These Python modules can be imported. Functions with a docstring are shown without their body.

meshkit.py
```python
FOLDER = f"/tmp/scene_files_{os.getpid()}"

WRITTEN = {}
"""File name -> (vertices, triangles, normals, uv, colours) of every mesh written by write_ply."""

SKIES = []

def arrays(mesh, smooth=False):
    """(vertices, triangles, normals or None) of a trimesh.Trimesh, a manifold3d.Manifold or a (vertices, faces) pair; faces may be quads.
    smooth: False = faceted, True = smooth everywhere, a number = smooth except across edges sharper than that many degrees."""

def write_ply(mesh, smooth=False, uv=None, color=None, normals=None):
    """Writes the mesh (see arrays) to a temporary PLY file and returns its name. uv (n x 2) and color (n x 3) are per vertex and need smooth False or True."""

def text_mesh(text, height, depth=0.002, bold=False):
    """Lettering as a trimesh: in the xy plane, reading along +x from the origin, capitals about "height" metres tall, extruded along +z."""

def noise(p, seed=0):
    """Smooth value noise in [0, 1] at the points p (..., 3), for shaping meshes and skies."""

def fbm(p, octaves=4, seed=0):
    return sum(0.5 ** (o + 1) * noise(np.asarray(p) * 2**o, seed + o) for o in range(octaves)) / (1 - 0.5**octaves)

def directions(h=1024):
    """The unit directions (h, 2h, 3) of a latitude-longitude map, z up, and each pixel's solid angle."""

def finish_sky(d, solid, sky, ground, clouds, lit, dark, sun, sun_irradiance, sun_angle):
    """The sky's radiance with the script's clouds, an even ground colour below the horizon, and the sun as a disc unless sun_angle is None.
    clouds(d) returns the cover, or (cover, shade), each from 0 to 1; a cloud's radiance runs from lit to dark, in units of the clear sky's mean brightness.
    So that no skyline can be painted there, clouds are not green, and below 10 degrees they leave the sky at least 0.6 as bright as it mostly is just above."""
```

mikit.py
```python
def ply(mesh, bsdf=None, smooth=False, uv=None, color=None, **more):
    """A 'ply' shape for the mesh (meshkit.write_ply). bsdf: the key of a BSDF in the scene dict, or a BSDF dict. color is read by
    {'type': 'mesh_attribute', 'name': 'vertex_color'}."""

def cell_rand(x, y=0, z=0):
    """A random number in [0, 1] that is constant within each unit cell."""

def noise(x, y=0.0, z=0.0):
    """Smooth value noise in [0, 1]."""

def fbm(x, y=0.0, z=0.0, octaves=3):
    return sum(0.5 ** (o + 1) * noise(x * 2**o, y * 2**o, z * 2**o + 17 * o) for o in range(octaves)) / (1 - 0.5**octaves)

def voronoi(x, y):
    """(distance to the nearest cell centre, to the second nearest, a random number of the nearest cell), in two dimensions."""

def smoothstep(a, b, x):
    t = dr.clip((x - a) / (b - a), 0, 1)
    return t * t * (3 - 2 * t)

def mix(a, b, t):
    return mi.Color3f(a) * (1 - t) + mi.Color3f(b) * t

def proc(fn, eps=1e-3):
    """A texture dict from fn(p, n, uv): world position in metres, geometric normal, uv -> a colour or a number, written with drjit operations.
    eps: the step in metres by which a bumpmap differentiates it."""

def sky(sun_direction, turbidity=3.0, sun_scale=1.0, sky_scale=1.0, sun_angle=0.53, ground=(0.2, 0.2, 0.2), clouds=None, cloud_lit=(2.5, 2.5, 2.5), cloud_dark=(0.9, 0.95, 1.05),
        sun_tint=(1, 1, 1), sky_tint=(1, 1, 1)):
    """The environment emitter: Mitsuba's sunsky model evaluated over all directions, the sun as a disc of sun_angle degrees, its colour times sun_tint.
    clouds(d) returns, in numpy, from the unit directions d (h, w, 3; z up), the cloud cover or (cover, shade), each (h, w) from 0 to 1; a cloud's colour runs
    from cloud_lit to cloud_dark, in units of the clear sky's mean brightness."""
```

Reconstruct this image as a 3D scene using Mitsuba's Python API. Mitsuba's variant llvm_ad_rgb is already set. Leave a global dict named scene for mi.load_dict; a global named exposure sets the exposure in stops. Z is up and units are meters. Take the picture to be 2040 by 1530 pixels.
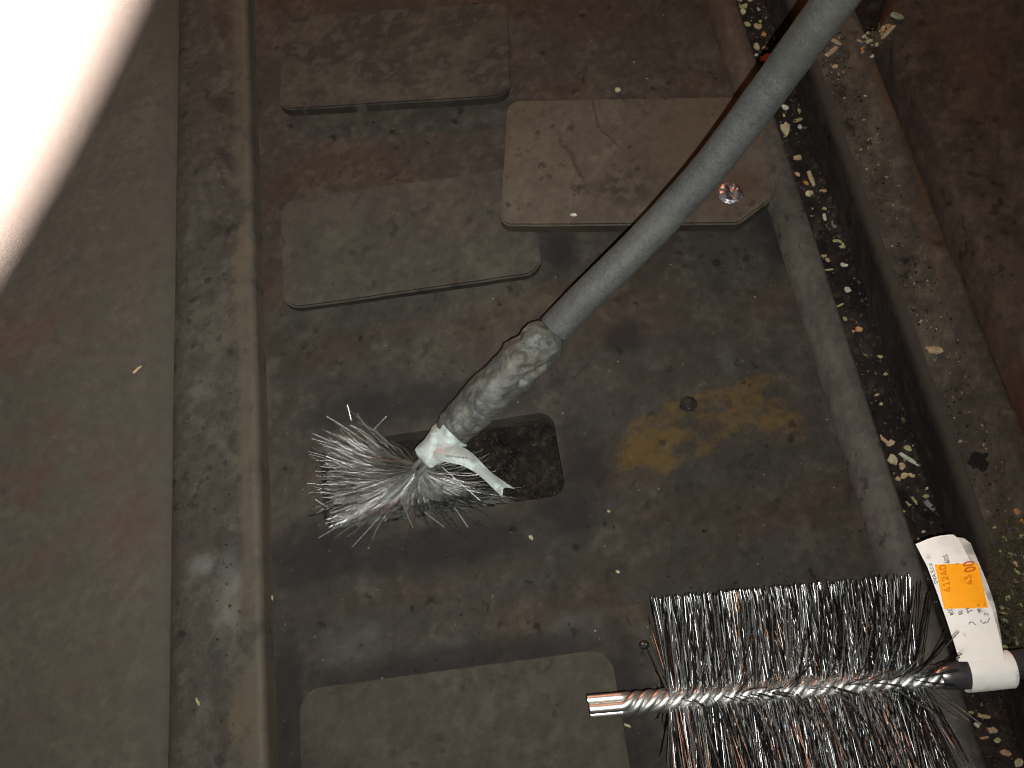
import math, random
import numpy as np, trimesh, manifold3d, shapely
import shapely.geometry as sg
import mitsuba as mi, drjit as dr
import mikit, meshkit
from mikit import noise, fbm, voronoi, cell_rand, smoothstep, mix

T = mi.ScalarTransform4f
scene, labels = {'type': 'scene'}, {}

# ------------------------------------------------------------------ camera, light, exposure
H = 0.5919                                            # camera height above the trough floor (metres)
CAM = np.array([0, 0, H])
FWD = np.array([0.0, 0.41341, -0.91055]); UP = np.array([0.15093, 0.90011, 0.40867])
RIGHT = np.cross(FWD, UP); RIGHT /= np.linalg.norm(RIGHT)
scene['camera'] = {'type': 'thinlens', 'fov': 57.74, 'fov_axis': 'x', 'near_clip': 0.004, 'far_clip': 20.0,
                   'aperture_radius': 0.0011, 'focus_distance': 0.60,
                   'to_world': T().look_at(origin=CAM.tolist(), target=(CAM + FWD).tolist(), up=UP.tolist())}
FLASH = CAM + 0.009 * RIGHT - 0.010 * UP              # the phone's flash sits just beside its lens
scene['flash'] = {'type': 'spot', 'intensity': {'type': 'rgb', 'value': [2.78, 2.84, 2.66]}, 'cutoff_angle': 66.0, 'beam_width': 8.0,
                  'to_world': T().look_at(origin=FLASH.tolist(), target=(FLASH + FWD + 0.26 * UP - 0.24 * RIGHT).tolist(), up=UP.tolist())}
# a warm lamp beyond the far end of the trough: it fills the flash's shadows with reddish light and leaves orange glints
scene['warm_light'] = {'type': 'point', 'position': [0.03, 2.15, 0.80], 'intensity': {'type': 'rgb', 'value': [3.7, 1.5, .80]}}
GLARE_L = [1.85, 1.40, 1.16]                              # glow of the globe added for the unidentified bright shape, top left
exposure = 0.0

# ------------------------------------------------------------------ helpers
PX = 1850.0
def at(px, py, z=0.0):
    """Point of the level z that photograph pixel (px, py) shows: used to read places off the photograph."""
    d = RIGHT * (px - 1020) / PX - UP * (py - 765) / PX + FWD
    return CAM + d * ((z - H) / d[2])
def at_depth(px, py, d):
    return CAM + (RIGHT * (px - 1020) / PX - UP * (py - 765) / PX + FWD) * d
def w(px, py, z=0.0):
    q = at(px, py, z); return float(q[0]), float(q[1])

def numbered(name):
    if name not in scene and name not in labels: return name
    k = 1
    while f'{name}_{k:03d}' in scene or f'{name}_{k:03d}' in labels: k += 1
    return f'{name}_{k:03d}'
def thing(name, label, cat, group=None):
    key = numbered(name); labels[key] = {'label': label, 'category': cat}
    if group: labels[key]['group'] = group
    return key
def obj(name, mesh, bsdf, parent=None, smooth=False, **lab):
    key = numbered((parent + '__' if parent else '') + name)
    scene[key] = mikit.ply(mesh, bsdf, smooth)
    if lab: labels[key] = lab
    return key
def single(name, mesh, bsdf, label, cat, smooth=False, group=None):
    d = {'label': label, 'category': cat}
    if group: d['group'] = group
    return obj(name, mesh, bsdf, None, smooth, **d)

def tri(v, f): return trimesh.Trimesh(np.asarray(v, float), np.asarray(f, int), process=False)
def man(m): mm = m.to_mesh(); return tri(mm.vert_properties[:, :3], mm.tri_verts)
def frames(P):
    P = np.asarray(P, float); t = np.gradient(P, axis=0); t /= np.linalg.norm(t, axis=1, keepdims=True) + 1e-12
    a = np.cross(t[0], [0, 0, 1.0]); a = a if np.linalg.norm(a) > 1e-3 else np.cross(t[0], [1.0, 0, 0]); a /= np.linalg.norm(a)
    A = []
    for k in range(len(P)):
        a = a - t[k] * (a @ t[k]); a /= np.linalg.norm(a); A.append(a)
    A = np.array(A); return t, A, np.cross(t, A)
def tube(P, r, sides=8, caps=True, disp=None):
    P = np.asarray(P, float); n = len(P); r = np.broadcast_to(r, (n,)); t, A, B = frames(P)
    th = np.arange(sides) * 2 * np.pi / sides
    d = np.cos(th)[None, :, None] * A[:, None] + np.sin(th)[None, :, None] * B[:, None]
    rr = np.broadcast_to(r[:, None, None], d.shape[:2] + (1,))
    v = P[:, None] + d * rr
    if disp is not None: v = v + d * disp(v, np.arange(n)[:, None] * np.ones(sides), th[None, :] * np.ones((n, 1)))[..., None]
    i, j = np.meshgrid(np.arange(n - 1), np.arange(sides), indexing='ij')
    q = np.stack([i * sides + j, i * sides + (j + 1) % sides, (i + 1) * sides + (j + 1) % sides, (i + 1) * sides + j], -1).reshape(-1, 4)
    f = np.vstack([q[:, [0, 1, 2]], q[:, [0, 2, 3]]]); v = v.reshape(-1, 3)
    if caps:
        v = np.vstack([v, P[0], P[-1]]); j = np.arange(sides); c0, c1 = len(v) - 2, len(v) - 1
        f = np.vstack([f, np.stack([np.full(sides, c0), (j + 1) % sides, j], 1), np.stack([np.full(sides, c1), (n - 1) * sides + j, (n - 1) * sides + (j + 1) % sides], 1)])
    return tri(v, f)
def many_tubes(PP, r, sides=5):
    """PP (m, n, 3): m thin wires in one mesh; r per wire or one number."""
    PP = np.asarray(PP, float); m, n, _ = PP.shape; r = np.broadcast_to(r, (m,))
    t = np.gradient(PP, axis=1); t /= np.linalg.norm(t, axis=2, keepdims=True) + 1e-12
    ref = np.where(np.abs(t[:, :1, 2:]) < 0.85, [0, 0, 1.0], [1.0, 0, 0])
    a = np.cross(t, np.broadcast_to(ref, t.shape)); a /= np.linalg.norm(a, axis=2, keepdims=True) + 1e-12
    b = np.cross(t, a); th = np.arange(sides) * 2 * np.pi / sides
    v = PP[:, :, None] + r[:, None, None, None] * (np.cos(th)[:, None] * a[:, :, None] + np.sin(th)[:, None] * b[:, :, None])
    i, j = np.meshgrid(np.arange(n - 1), np.arange(sides), indexing='ij')
    q = np.stack([i * sides + j, i * sides + (j + 1) % sides, (i + 1) * sides + (j + 1) % sides, (i + 1) * sides + j], -1).reshape(-1, 4)
    cap = np.array([[(n - 1) * sides, (n - 1) * sides + k, (n - 1) * sides + k + 1] for k in range(1, sides - 1)])
    f = np.vstack([q[:, [0, 1, 2]], q[:, [0, 2, 3]], cap])
    f = (f[None] + (np.arange(m) * n * sides)[:, None, None]).reshape(-1, 3)
    return tri(v.reshape(-1, 3), f)
def smooth_path(P, n):
    from scipy.interpolate import CubicSpline
    P = np.asarray(P, float); s = np.r_[0, np.cumsum(np.linalg.norm(np.diff(P, axis=0), axis=1))]
    return CubicSpline(s, P)(np.linspace(0, s[-1], n))
def ground_disp(v, amp=0.0006, seed=3):
    v = np.asarray(v, float)
    return amp * 2 * (meshkit.fbm(v * 14, 3, seed) - .5) + 0.00022 * (meshkit.fbm(v * 160, 2, seed + 5) - .5)
def profile_sheet(prof, y0, y1, dx=0.003, dy=0.004, amp=0.0006, seed=3, edge=0.0):
    """A long rolled sheet: the cross-section prof (x, z) drawn along y, slightly wavy and pitted."""
    L = sg.LineString(prof); n = max(4, int(L.length / dx)); P = np.array([L.interpolate(t, normalized=True).coords[0] for t in np.linspace(0, 1, n)])
    t = np.gradient(P, axis=0); t /= np.linalg.norm(t, axis=1, keepdims=True); N = np.stack([-t[:, 1], t[:, 0]], 1)
    ys = np.arange(y0, y1 + 1e-9, dy); m = len(ys)
    v = np.zeros((m, n, 3)); v[..., 0] = P[:, 0]; v[..., 2] = P[:, 1]; v[..., 1] = ys[:, None]
    d = ground_disp(v, amp, seed)
    if edge: d = d + edge * (meshkit.fbm(np.stack([v[..., 1] * 9, v[..., 0] * 0, v[..., 0] * 0], -1), 3, seed + 9) - .5)
    v[..., 0] += N[:, 0] * d; v[..., 2] += N[:, 1] * d
    i, j = np.meshgrid(np.arange(m - 1), np.arange(n - 1), indexing='ij')
    q = np.stack([i * n + j, i * n + j + 1, (i + 1) * n + j + 1, (i + 1) * n + j], -1).reshape(-1, 4)
    return tri(v.reshape(-1, 3), np.vstack([q[:, [0, 1, 2]], q[:, [0, 2, 3]]]))
def arc(cx, cz, r, a0, a1, n=7):
    return [(cx + r * math.cos(math.radians(a)), cz + r * math.sin(math.radians(a))) for a in np.linspace(a0, a1, n)]

# ------------------------------------------------------------------ materials
def noise(x, y=0.0, z=0.0):
    """Value noise on a turned lattice, so that nothing lines up with the axes."""
    x, y, z = mi.Float(x), mi.Float(y), mi.Float(z)
    a = mikit.noise(.80 * x - .52 * y + .30 * z, .60 * x + .69 * y - .40 * z + 3.1, .50 * y + .866 * z + .2 * x)
    b = mikit.noise(.36 * x + .93 * y + 11.3, -.93 * x + .36 * y + .3 * z + 5.7, z + .31 * x + 2.9)
    return dr.clip((a + b - 1) * .72 + .5, 0, 1)
def fbm(x, y=0.0, z=0.0, octaves=3):
    x, y, z = .81 * mi.Float(x) - .53 * mi.Float(y) + .29 * mi.Float(z), .56 * mi.Float(x) + .78 * mi.Float(y) + .33 * mi.Float(z), mi.Float(z) + .21 * mi.Float(x) - .37 * mi.Float(y); t = mi.Float(0); s = 0
    for o in range(octaves):
        t += .5 ** o * mikit.noise(x, y, z); s += .5 ** o
        x, y, z = 1.58 * x - 1.27 * y + 7.3, 1.27 * x + 1.58 * y + .21 * z + 1.9, 2.03 * z + .3 * x + 17
    return t / s
def dots(x, y, size=.25, keep=.4):
    """Round specks of many sizes, 1 inside, one try per lattice cell."""
    d, _, r = voronoi(.83 * x - .55 * y, .55 * x + .83 * y)
    rad = size * dr.maximum(r - (1 - keep), 0) / keep
    return smoothstep(0, .08, rad - d + .02) * smoothstep(0, .01, rad)
def blob(p, cx, cy, rx, ry, rot=0.0):
    c, s = math.cos(rot), math.sin(rot); dx, dy = p.x - cx, p.y - cy
    return dr.exp(-(dr.square((dx * c + dy * s) / rx) + dr.square((dy * c - dx * s) / ry)))
def grain(p, f=900.0): return fbm(p.x * f, p.y * f, p.z * f, 2)
def steel_mix(p, dark, mid, light, f=18.0, seed=0.0, contrast=1.0, speck=0.25, pits=.45):
    a = fbm(p.x * f + seed, p.y * f * 0.8 + seed, p.z * f, 4)
    b = fbm(p.x * f * 4.3 - seed, p.y * f * 3.6, p.z * f * 4 + seed, 4)
    e = fbm(p.x * 190 + seed, p.y * 190, p.z * 190, 4)
    c = mix(dark, mid, smoothstep(0.5 - .20 / contrast, 0.5 + .14 / contrast, a * .46 + b * .32 + e * .22))
    c = mix(c, light, smoothstep(.50, .66, b * .45 + a * .25 + e * .30) * .75)
    g = grain(p)
    c = c * (1 - speck + 2 * speck * g) * (.80 + .40 * e)
    pit = smoothstep(.64, .72, fbm(p.x * 150 + seed, p.y * 150, p.z * 150, 3)) * smoothstep(.40, .62, fbm(p.x * 30, p.y * 30 + 9, 0, 2))
    return c * (1 - pits * pit)

def steel(name, fn, rough=0.62, metal=0.25, spec=0.4, bump=0.00022, bf=700.0, k=0.36):
    def height(p, n, uv): return fbm(p.x * bf, p.y * bf, p.z * bf, 3)
    b = {'type': 'principled', 'base_color': mikit.proc(lambda p, n, uv: fn(p, n, uv) * k), 'roughness': min(1.0, rough + .12), 'metallic': metal * .3, 'specular': spec * .35}
    scene[name] = {'type': 'twosided', 'bsdf': {'type': 'bumpmap', 'arbitrary': mikit.proc(height, 4e-4), 'scale': bump, 'nested_bsdf': b}}

OC = [(w(1495, 838), .030, .013, 0.2), (w(1450, 782), .034, .008, 0.0), (w(1285, 885), .016, .014, 0.4), (w(1330, 900), .022, .018, 0.0),
      (w(1590, 868), .010, .012, 0.0), (w(1520, 770), .018, .014, 0.0), (w(1270, 920), .018, .008, 0.1), (w(1430, 830), .045, .018, 0.0)]
ASHES = [(w(700, 1275), .028, .022), (w(880, 1300), .030, .012), (w(1450, 720), .010, .026), (w(1140, 1255), .030, .018), (w(1030, 75), .014, .012)]
SCORCH = [(w(1240, 672), .020, .016), (w(1160, 930), .022, .040), (w(640, 1100), .05, .03), (w(870, 1090), .10, .02), (w(860, 800), .10, .02), (w(1130, 1010), .03, .03), (w(1110, 500), .02, .02), (w(1550, 470), .02, .04), (w(1240, 668), .012, .008), (w(900, 1325), .12, .016), (w(1250, 1420), .018, .06), (w(575, 1440), .016, .06)]
def floor_fn(p, n, uv):
    c = steel_mix(p, (.070, .061, .056), (.112, .098, .087), (.136, .121, .102), 15.0, 4.0, .75, .22, .30)
    br = smoothstep(.42, .66, fbm(p.x * 9 + 8, p.y * 26 + 2, 0, 3))
    c = c * mix((1, 1, 1), (1.08, .95, .88), br)
    up = smoothstep(.34, .62, p.y)                              # far end painted warmer and brighter, warm light put into the colour
    c = c * mix((.99, .99, .94), (1.18, 1.06, .99), up)
    nn = fbm(p.x * 70, p.y * 120, 3, 4)
    o = mi.Float(0)
    for (q, rx, ry, rot) in OC: o = o + .75 * blob(p, q[0], q[1], rx * 1.15, ry * 1.15, rot)
    n2 = fbm(p.x * 33 + 4, p.y * 60 + 9, 1, 4)
    c = mix(c, (.250, .150, .036), smoothstep(.28, 1.20, o * (.05 + 1.25 * n2) + (nn - .5) * 1.3 + (fbm(p.x * 420, p.y * 420, 0, 3) - .5) * .9) * .60)
    a = mi.Float(0)
    for (q, rx, ry) in ASHES: a = dr.maximum(a, blob(p, q[0], q[1], rx, ry))
    c = mix(c, (.19, .19, .185), smoothstep(.30, 1.05, a * (.25 + 1.3 * nn)) * .38)
    k = mi.Float(0)
    for (q, rx, ry) in SCORCH: k = dr.maximum(k, blob(p, q[0], q[1], rx, ry))
    c = mix(c, (.034, .031, .034), smoothstep(.22, .85, k * (.45 + nn)) * .72)
    return c * (1 - .5 * dots(p.x * 75 + 31 + .9 * nn, p.y * 75 + .9 * fbm(p.x * 160, p.y * 160), .24, .14))
steel('floor_steel', floor_fn, .66, .2, .30, k=.295)

RED = [(w(90, 700), .05, .03), (w(60, 960), .022, .045), (w(20, 1120), .03, .03), (w(270, 1060), .04, .03), (w(230, 920), .03, .03), (w(120, 980), .02, .05)]
def panel_fn(p, n, uv):
    c = steel_mix(p, (.112, .096, .078), (.127, .110, .090), (.141, .123, .100), 9.0, 11.0, .6, .10, .12)
    nn = fbm(p.x * 60, p.y * 60, 1, 4)
    a = mi.Float(0)
    for (q, rx, ry) in RED: a = dr.maximum(a, blob(p, q[0], q[1], rx, ry))
    c = mix(c, (.155, .052, .036), smoothstep(.42, .85, a * .50 + (nn - .5) * 1.6 + .10) * .30)
    edge_blend = smoothstep(-.256, -.237, p.x + .012 * (nn - .5))  # colour blends darker towards the groove side
    return mix(c, (.085, .075, .062), edge_blend * .55)
steel('panel_steel', panel_fn, .66, .15, .35, .00009, k=.47)
WHITE = [(w(400, 1128, .02), .014, .010), (w(410, 765, .02), .014, .022), (w(455, 1200, .02), .012, .05)]
TANS = [(w(487, 900, .02), .008, .022), (w(480, 560, .02), .008, .05), (w(485, 470, .02), .007, .03), (w(470, 1210, .02), .01, .02), (w(480, 1450, .02), .012, .03)]
def ledge_fn(p, n, uv):
    c = steel_mix(p, (.086, .075, .062), (.120, .105, .087), (.146, .129, .106), 22.0, 2.0, .8)
    nn = fbm(p.x * 80, p.y * 60, 1, 4)
    t, s = mi.Float(0), mi.Float(0)
    for (q, rx, ry) in TANS: t = dr.maximum(t, blob(p, q[0], q[1], rx, ry))
    for (q, rx, ry) in WHITE: s = dr.maximum(s, blob(p, q[0], q[1], rx, ry))
    c = mix(c, (.235, .170, .100), smoothstep(.20, 1.1, t * (.2 + 1.4 * nn)) * .45)
    c = mix(c, (.30, .30, .285), smoothstep(.35, 1.25, s * (.2 + nn * 1.5)) * .6)
    edge = smoothstep(-.189, -.183, p.x)  # highlight on the rounded edge painted as a lighter brown band
    c = mix(c, (.185, .150, .112), edge * smoothstep(.25, .6, nn) * .6)
    tar = dr.maximum(smoothstep(.60, .72, noise(p.x * 90, p.y * 60, 0)) * blob(p, -.196, .40, .012, .5), 0.9 * smoothstep(.4, .9, blob(p, *w(428, 205, .02), .011, .011) * (.4 + nn)))
    return c * (1 - .38 * tar)
steel('ledge_steel', ledge_fn, .52, .3, .5, .0003)
def rail_fn(p, n, uv):
    c = steel_mix(p, (.078, .068, .060), (.126, .112, .098), (.150, .135, .116), 10.0, 21.0, .8, .16)
    far = smoothstep(.36, .60, p.y)
    return c * mix((1, 1, 1), (1.15, .92, .78), far)
steel('rail_steel', rail_fn, .55, .25, .45, .00012, k=.44)
def outer_fn(p, n, uv):
    c = steel_mix(p, (.062, .049, .040), (.108, .086, .068), (.140, .116, .085), 24.0, 33.0, .9, .25)
    streak = smoothstep(.50, .66, fbm(p.x * 60, p.y * 11, p.z * 60, 3))
    rusty = smoothstep(.303, .312, p.x) * (1 - smoothstep(.326, .334, p.x))
    c = mix(c, (.150, .075, .036), rusty * streak * .5)
    return c
steel('outer_steel', outer_fn, .72, .1, .3, .0004, k=.52)
def casing_fn(p, n, uv):
    c = steel_mix(p, (.042, .030, .025), (.075, .053, .042), (.090, .066, .050), 12.0, 51.0, 1.0, .25)
    red = smoothstep(.42, .66, fbm(p.x * 7 + 1, p.y * 7, p.z * 7, 4))
    return mix(c, (.125, .048, .030), red * .55)
steel('casing_steel', casing_fn, .75, .1, .3, .0003, k=.56)
def soot_fn(p, n, uv):
    c = steel_mix(p, (.010, .0085, .0085), (.022, .017, .015), (.040, .030, .024), 30.0, 61.0, 1.0, .35)
    return c
steel('soot', soot_fn, .85, 0.0, .25, .0006, 500.0, .85)
def soot_wall_fn(p, n, uv):
    c = steel_mix(p, (.012, .010, .010), (.021, .017, .016), (.030, .024, .021), 20.0, 64.0, 1.0, .2)
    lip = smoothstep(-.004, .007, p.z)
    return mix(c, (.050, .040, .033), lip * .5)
steel('soot_wall', soot_wall_fn, .8, 0.0, .25, .0003, k=1.0)
def ash_fn(p, n, uv):
    c = steel_mix(p, (.013, .011, .010), (.034, .028, .023), (.060, .050, .039), 45.0, 71.0, 1.0, .5)
    return c
steel('ash', ash_fn, .9, 0.0, .2, .0010, 420.0)
def plate_fn(p, n, uv):
    c = steel_mix(p, (.110, .095, .079), (.143, .123, .101), (.160, .140, .115), 16.0, 83.0, .8, .15, .30)
    v = smoothstep(.50, .68, fbm(p.x * 40 + 5, p.y * 40, 1, 4)) * smoothstep(.42, .60, fbm(p.x * 12, p.y * 12 + 3, 4, 2))
    c = mix(c, (.205, .185, .155), v * .25)
    return c * mix((1, 1, 1), (1.06, 1.0, .95), smoothstep(.3, .6, p.y)) * (.42 + .58 * smoothstep(.35, .8, n.z))   # side faces painted darker, edge shade put into the colour
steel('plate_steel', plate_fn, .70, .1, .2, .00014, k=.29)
def plate_patchy_fn(p, n, uv):
    c = plate_fn(p, n, uv)
    q = fbm(p.x * 42 + 7, p.y * 60 + 1, 2, 5)
    c = mix(c, (.055, .044, .042), smoothstep(.46, .60, q) * .55)
    return mix(c, (.200, .180, .155), smoothstep(.56, .62, q) * smoothstep(.50, .60, fbm(p.x * 150, p.y * 150, 2, 3)) * .45)
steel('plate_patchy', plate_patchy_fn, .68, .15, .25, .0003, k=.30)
def plate_rust_fn(p, n, uv):
    c = steel_mix(p, (.108, .085, .066), (.142, .113, .087), (.160, .132, .102), 14.0, 93.0, .8, .14)
    v = smoothstep(.52, .70, fbm(p.x * 18 + 2, p.y * 18, 1, 4))
    c = mix(c, (.165, .108, .068), v * .45)
    x1 = .066 + .006 * (fbm(p.y * 55, 2, 0, 3) - .5) * 2
    run = dr.exp(-dr.square((p.x - x1 - (.46 - p.y) * .25) / .0022)) * smoothstep(.405, .42, p.y) * (1 - smoothstep(.455, .475, p.y))
    run2 = dr.exp(-dr.square((p.x - .095 - .004 * (fbm(p.y * 70, 7, 0, 3) - .5) - smoothstep(.468, .440, p.y) * .012) / .0012)) * smoothstep(.436, .446, p.y)
    c = mix(c, (.042, .025, .018), dr.clip(run * .50 + run2 * .55, 0, 1) * smoothstep(.25, .5, noise(p.x * 300, p.y * 300)))
    soot = blob(p, *w(1240, 385, .012), .022, .016) * smoothstep(.45, .62, fbm(p.x * 130, p.y * 130, 0, 3))
    c = mix(c, (.045, .036, .030), soot * .8)
    ring = blob(p, *w(1457, 387, .012), .017, .015)
    return mix(c, (.120, .055, .028), ring * .6) * (.42 + .58 * smoothstep(.35, .8, n.z))  # side faces darkened in the colour, standing in for shade
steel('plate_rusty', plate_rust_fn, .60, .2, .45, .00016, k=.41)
def pipe_fn(p, n, uv):
    g = fbm(p.x * 1100, p.y * 1100, p.z * 1100, 3)
    c = mix((.150, .155, .155), (.225, .230, .228), smoothstep(.3, .7, g))
    s = smoothstep(.54, .68, fbm(p.x * 60, p.y * 60, p.z * 60 + 4, 4))
    c = mix(c, (.135, .138, .140), s * .5)
    m = smoothstep(.56, .70, fbm(p.x * 40 + 3, p.y * 40, p.z * 40 + 11, 4))
    c = mix(c, (.24, .225, .180), m * .35)
    r = smoothstep(.68, .76, fbm(p.x * 90, p.y * 90 + 7, p.z * 90, 3))
    c = mix(c, (.17, .125, .085), r * .4)
    gr = smoothstep(.46, .66, fbm(p.x * 26 + 9, p.y * 26, p.z * 26, 4))
    c = mix(c, (.150, .140, .120), gr * .55)
    return c * (.82 + .36 * fbm(p.x * 230, p.y * 230, p.z * 230, 3))
steel('pipe_steel', pipe_fn, .55, .45, .5, .00030, 900.0, .285)
def weld_fn(p, n, uv):
    a = fbm(p.x * 150, p.y * 150, p.z * 150, 5)
    c = mix((.112, .112, .104), (.190, .186, .168), smoothstep(.36, .64, a))
    b = smoothstep(.56, .70, fbm(p.x * 160 + 5, p.y * 160, p.z * 160, 3))
    c = mix(c, (.29, .275, .225), b * .45)
    r = smoothstep(.60, .70, fbm(p.x * 70 + 1, p.y * 70 + 2, p.z * 70, 3))
    return mix(c, (.15, .120, .08), r * .35)
steel('weld_steel', weld_fn, .50, .4, 1.0, .0012, 420.0, .36)
def paper_fn(p, n, uv):
    g = fbm(p.x * 60, p.y * 60, p.z * 60, 4)
    c = mix((.80, .765, .735), (.72, .685, .645), smoothstep(.45, .7, g))
    s = smoothstep(.66, .78, fbm(p.x * 170 + 4, p.y * 170, p.z * 100, 3))
    return mix(c, (.34, .31, .27), s * .45)
scene['paper'] = {'type': 'twosided', 'bsdf': {'type': 'principled', 'base_color': mikit.proc(paper_fn), 'roughness': .55, 'specular': .35}}
def paper_back_fn(p, n, uv):
    g = smoothstep(.40, .62, fbm(p.x * 90 + 2, p.y * 130, p.z * 60, 4))
    return mix((.56, .53, .49), (.22, .20, .175), g * .75)
scene['paper_dirty'] = {'type': 'twosided', 'bsdf': {'type': 'principled', 'base_color': mikit.proc(paper_back_fn), 'roughness': .7, 'specular': .2}}
def paper_old_fn(p, n, uv):
    g = fbm(p.x * 130, p.y * 130, p.z * 130, 4)
    c = mix((.31, .345, .33), (.19, .20, .185), smoothstep(.42, .66, g))
    s = smoothstep(.60, .70, fbm(p.x * 260 + 4, p.y * 260, p.z * 100, 3))
    c = mix(c, (.13, .13, .12), s * .6)
    rd = blob(p, *w(876, 909, .022), .004, .0025)
    dk = blob(p, *w(886, 890, .024), .0045, .0025) * smoothstep(.35, .55, g)
    return mix(mix(c, (.34, .17, .155), rd * .5), (.07, .08, .075), dk * .8)
scene['paper_old'] = {'type': 'twosided', 'bsdf': {'type': 'principled', 'base_color': mikit.proc(paper_old_fn), 'roughness': .65, 'specular': .3}}
def sticker_fn(p, n, uv):
    g = fbm(p.x * 200, p.y * 200, p.z * 200, 3)
    return mix((.96, .34, .012), (.96, .40, .016), g)
scene['sticker_paper'] = {'type': 'twosided', 'bsdf': {'type': 'principled', 'base_color': mikit.proc(sticker_fn), 'roughness': .5, 'specular': .3}}
scene['ink'] = {'type': 'twosided', 'bsdf': {'type': 'diffuse', 'reflectance': {'type': 'rgb', 'value': [.045, .045, .055]}}}
scene['ink_faint'] = {'type': 'twosided', 'bsdf': {'type': 'diffuse', 'reflectance': {'type': 'rgb', 'value': [.62, .17, .012]}}}
scene['ink_marker'] = {'type': 'twosided', 'bsdf': {'type': 'diffuse', 'reflectance': {'type': 'rgb', 'value': [.48, .105, .02]}}}
def conductor(name, refl, alpha): scene[name] = {'type': 'twosided', 'bsdf': {'type': 'roughconductor', 'distribution': 'ggx', 'alpha': alpha, 'specular_reflectance': {'type': 'rgb', 'value': refl}}}
scene['dusty_wire'] = {'type': 'twosided', 'bsdf': {'type': 'principled', 'base_color': {'type': 'rgb', 'value': [.066, .064, .058]}, 'roughness': .6, 'specular': .3}}
conductor('bright_wire', [.88, .89, .90], .14)
conductor('dull_wire', [.15, .147, .14], .18)
conductor('aged_wire', [.36, .355, .35], .12)
conductor('dark_wire', [.10, .096, .094], .12)
conductor('warm_glint_wire', [.45, .17, .06], .12)  # orange glints of the warm light put into the wire colour
conductor('shaft_wire', [.55, .54, .52], .19)
conductor('weld_bead_metal', [.50, .50, .55], .16)
scene['collar_steel'] = {'type': 'twosided', 'bsdf': {'type': 'principled', 'base_color': {'type': 'rgb', 'value': [.12, .115, .12]}, 'roughness': .32, 'metallic': .75, 'specular': .5}}
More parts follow.
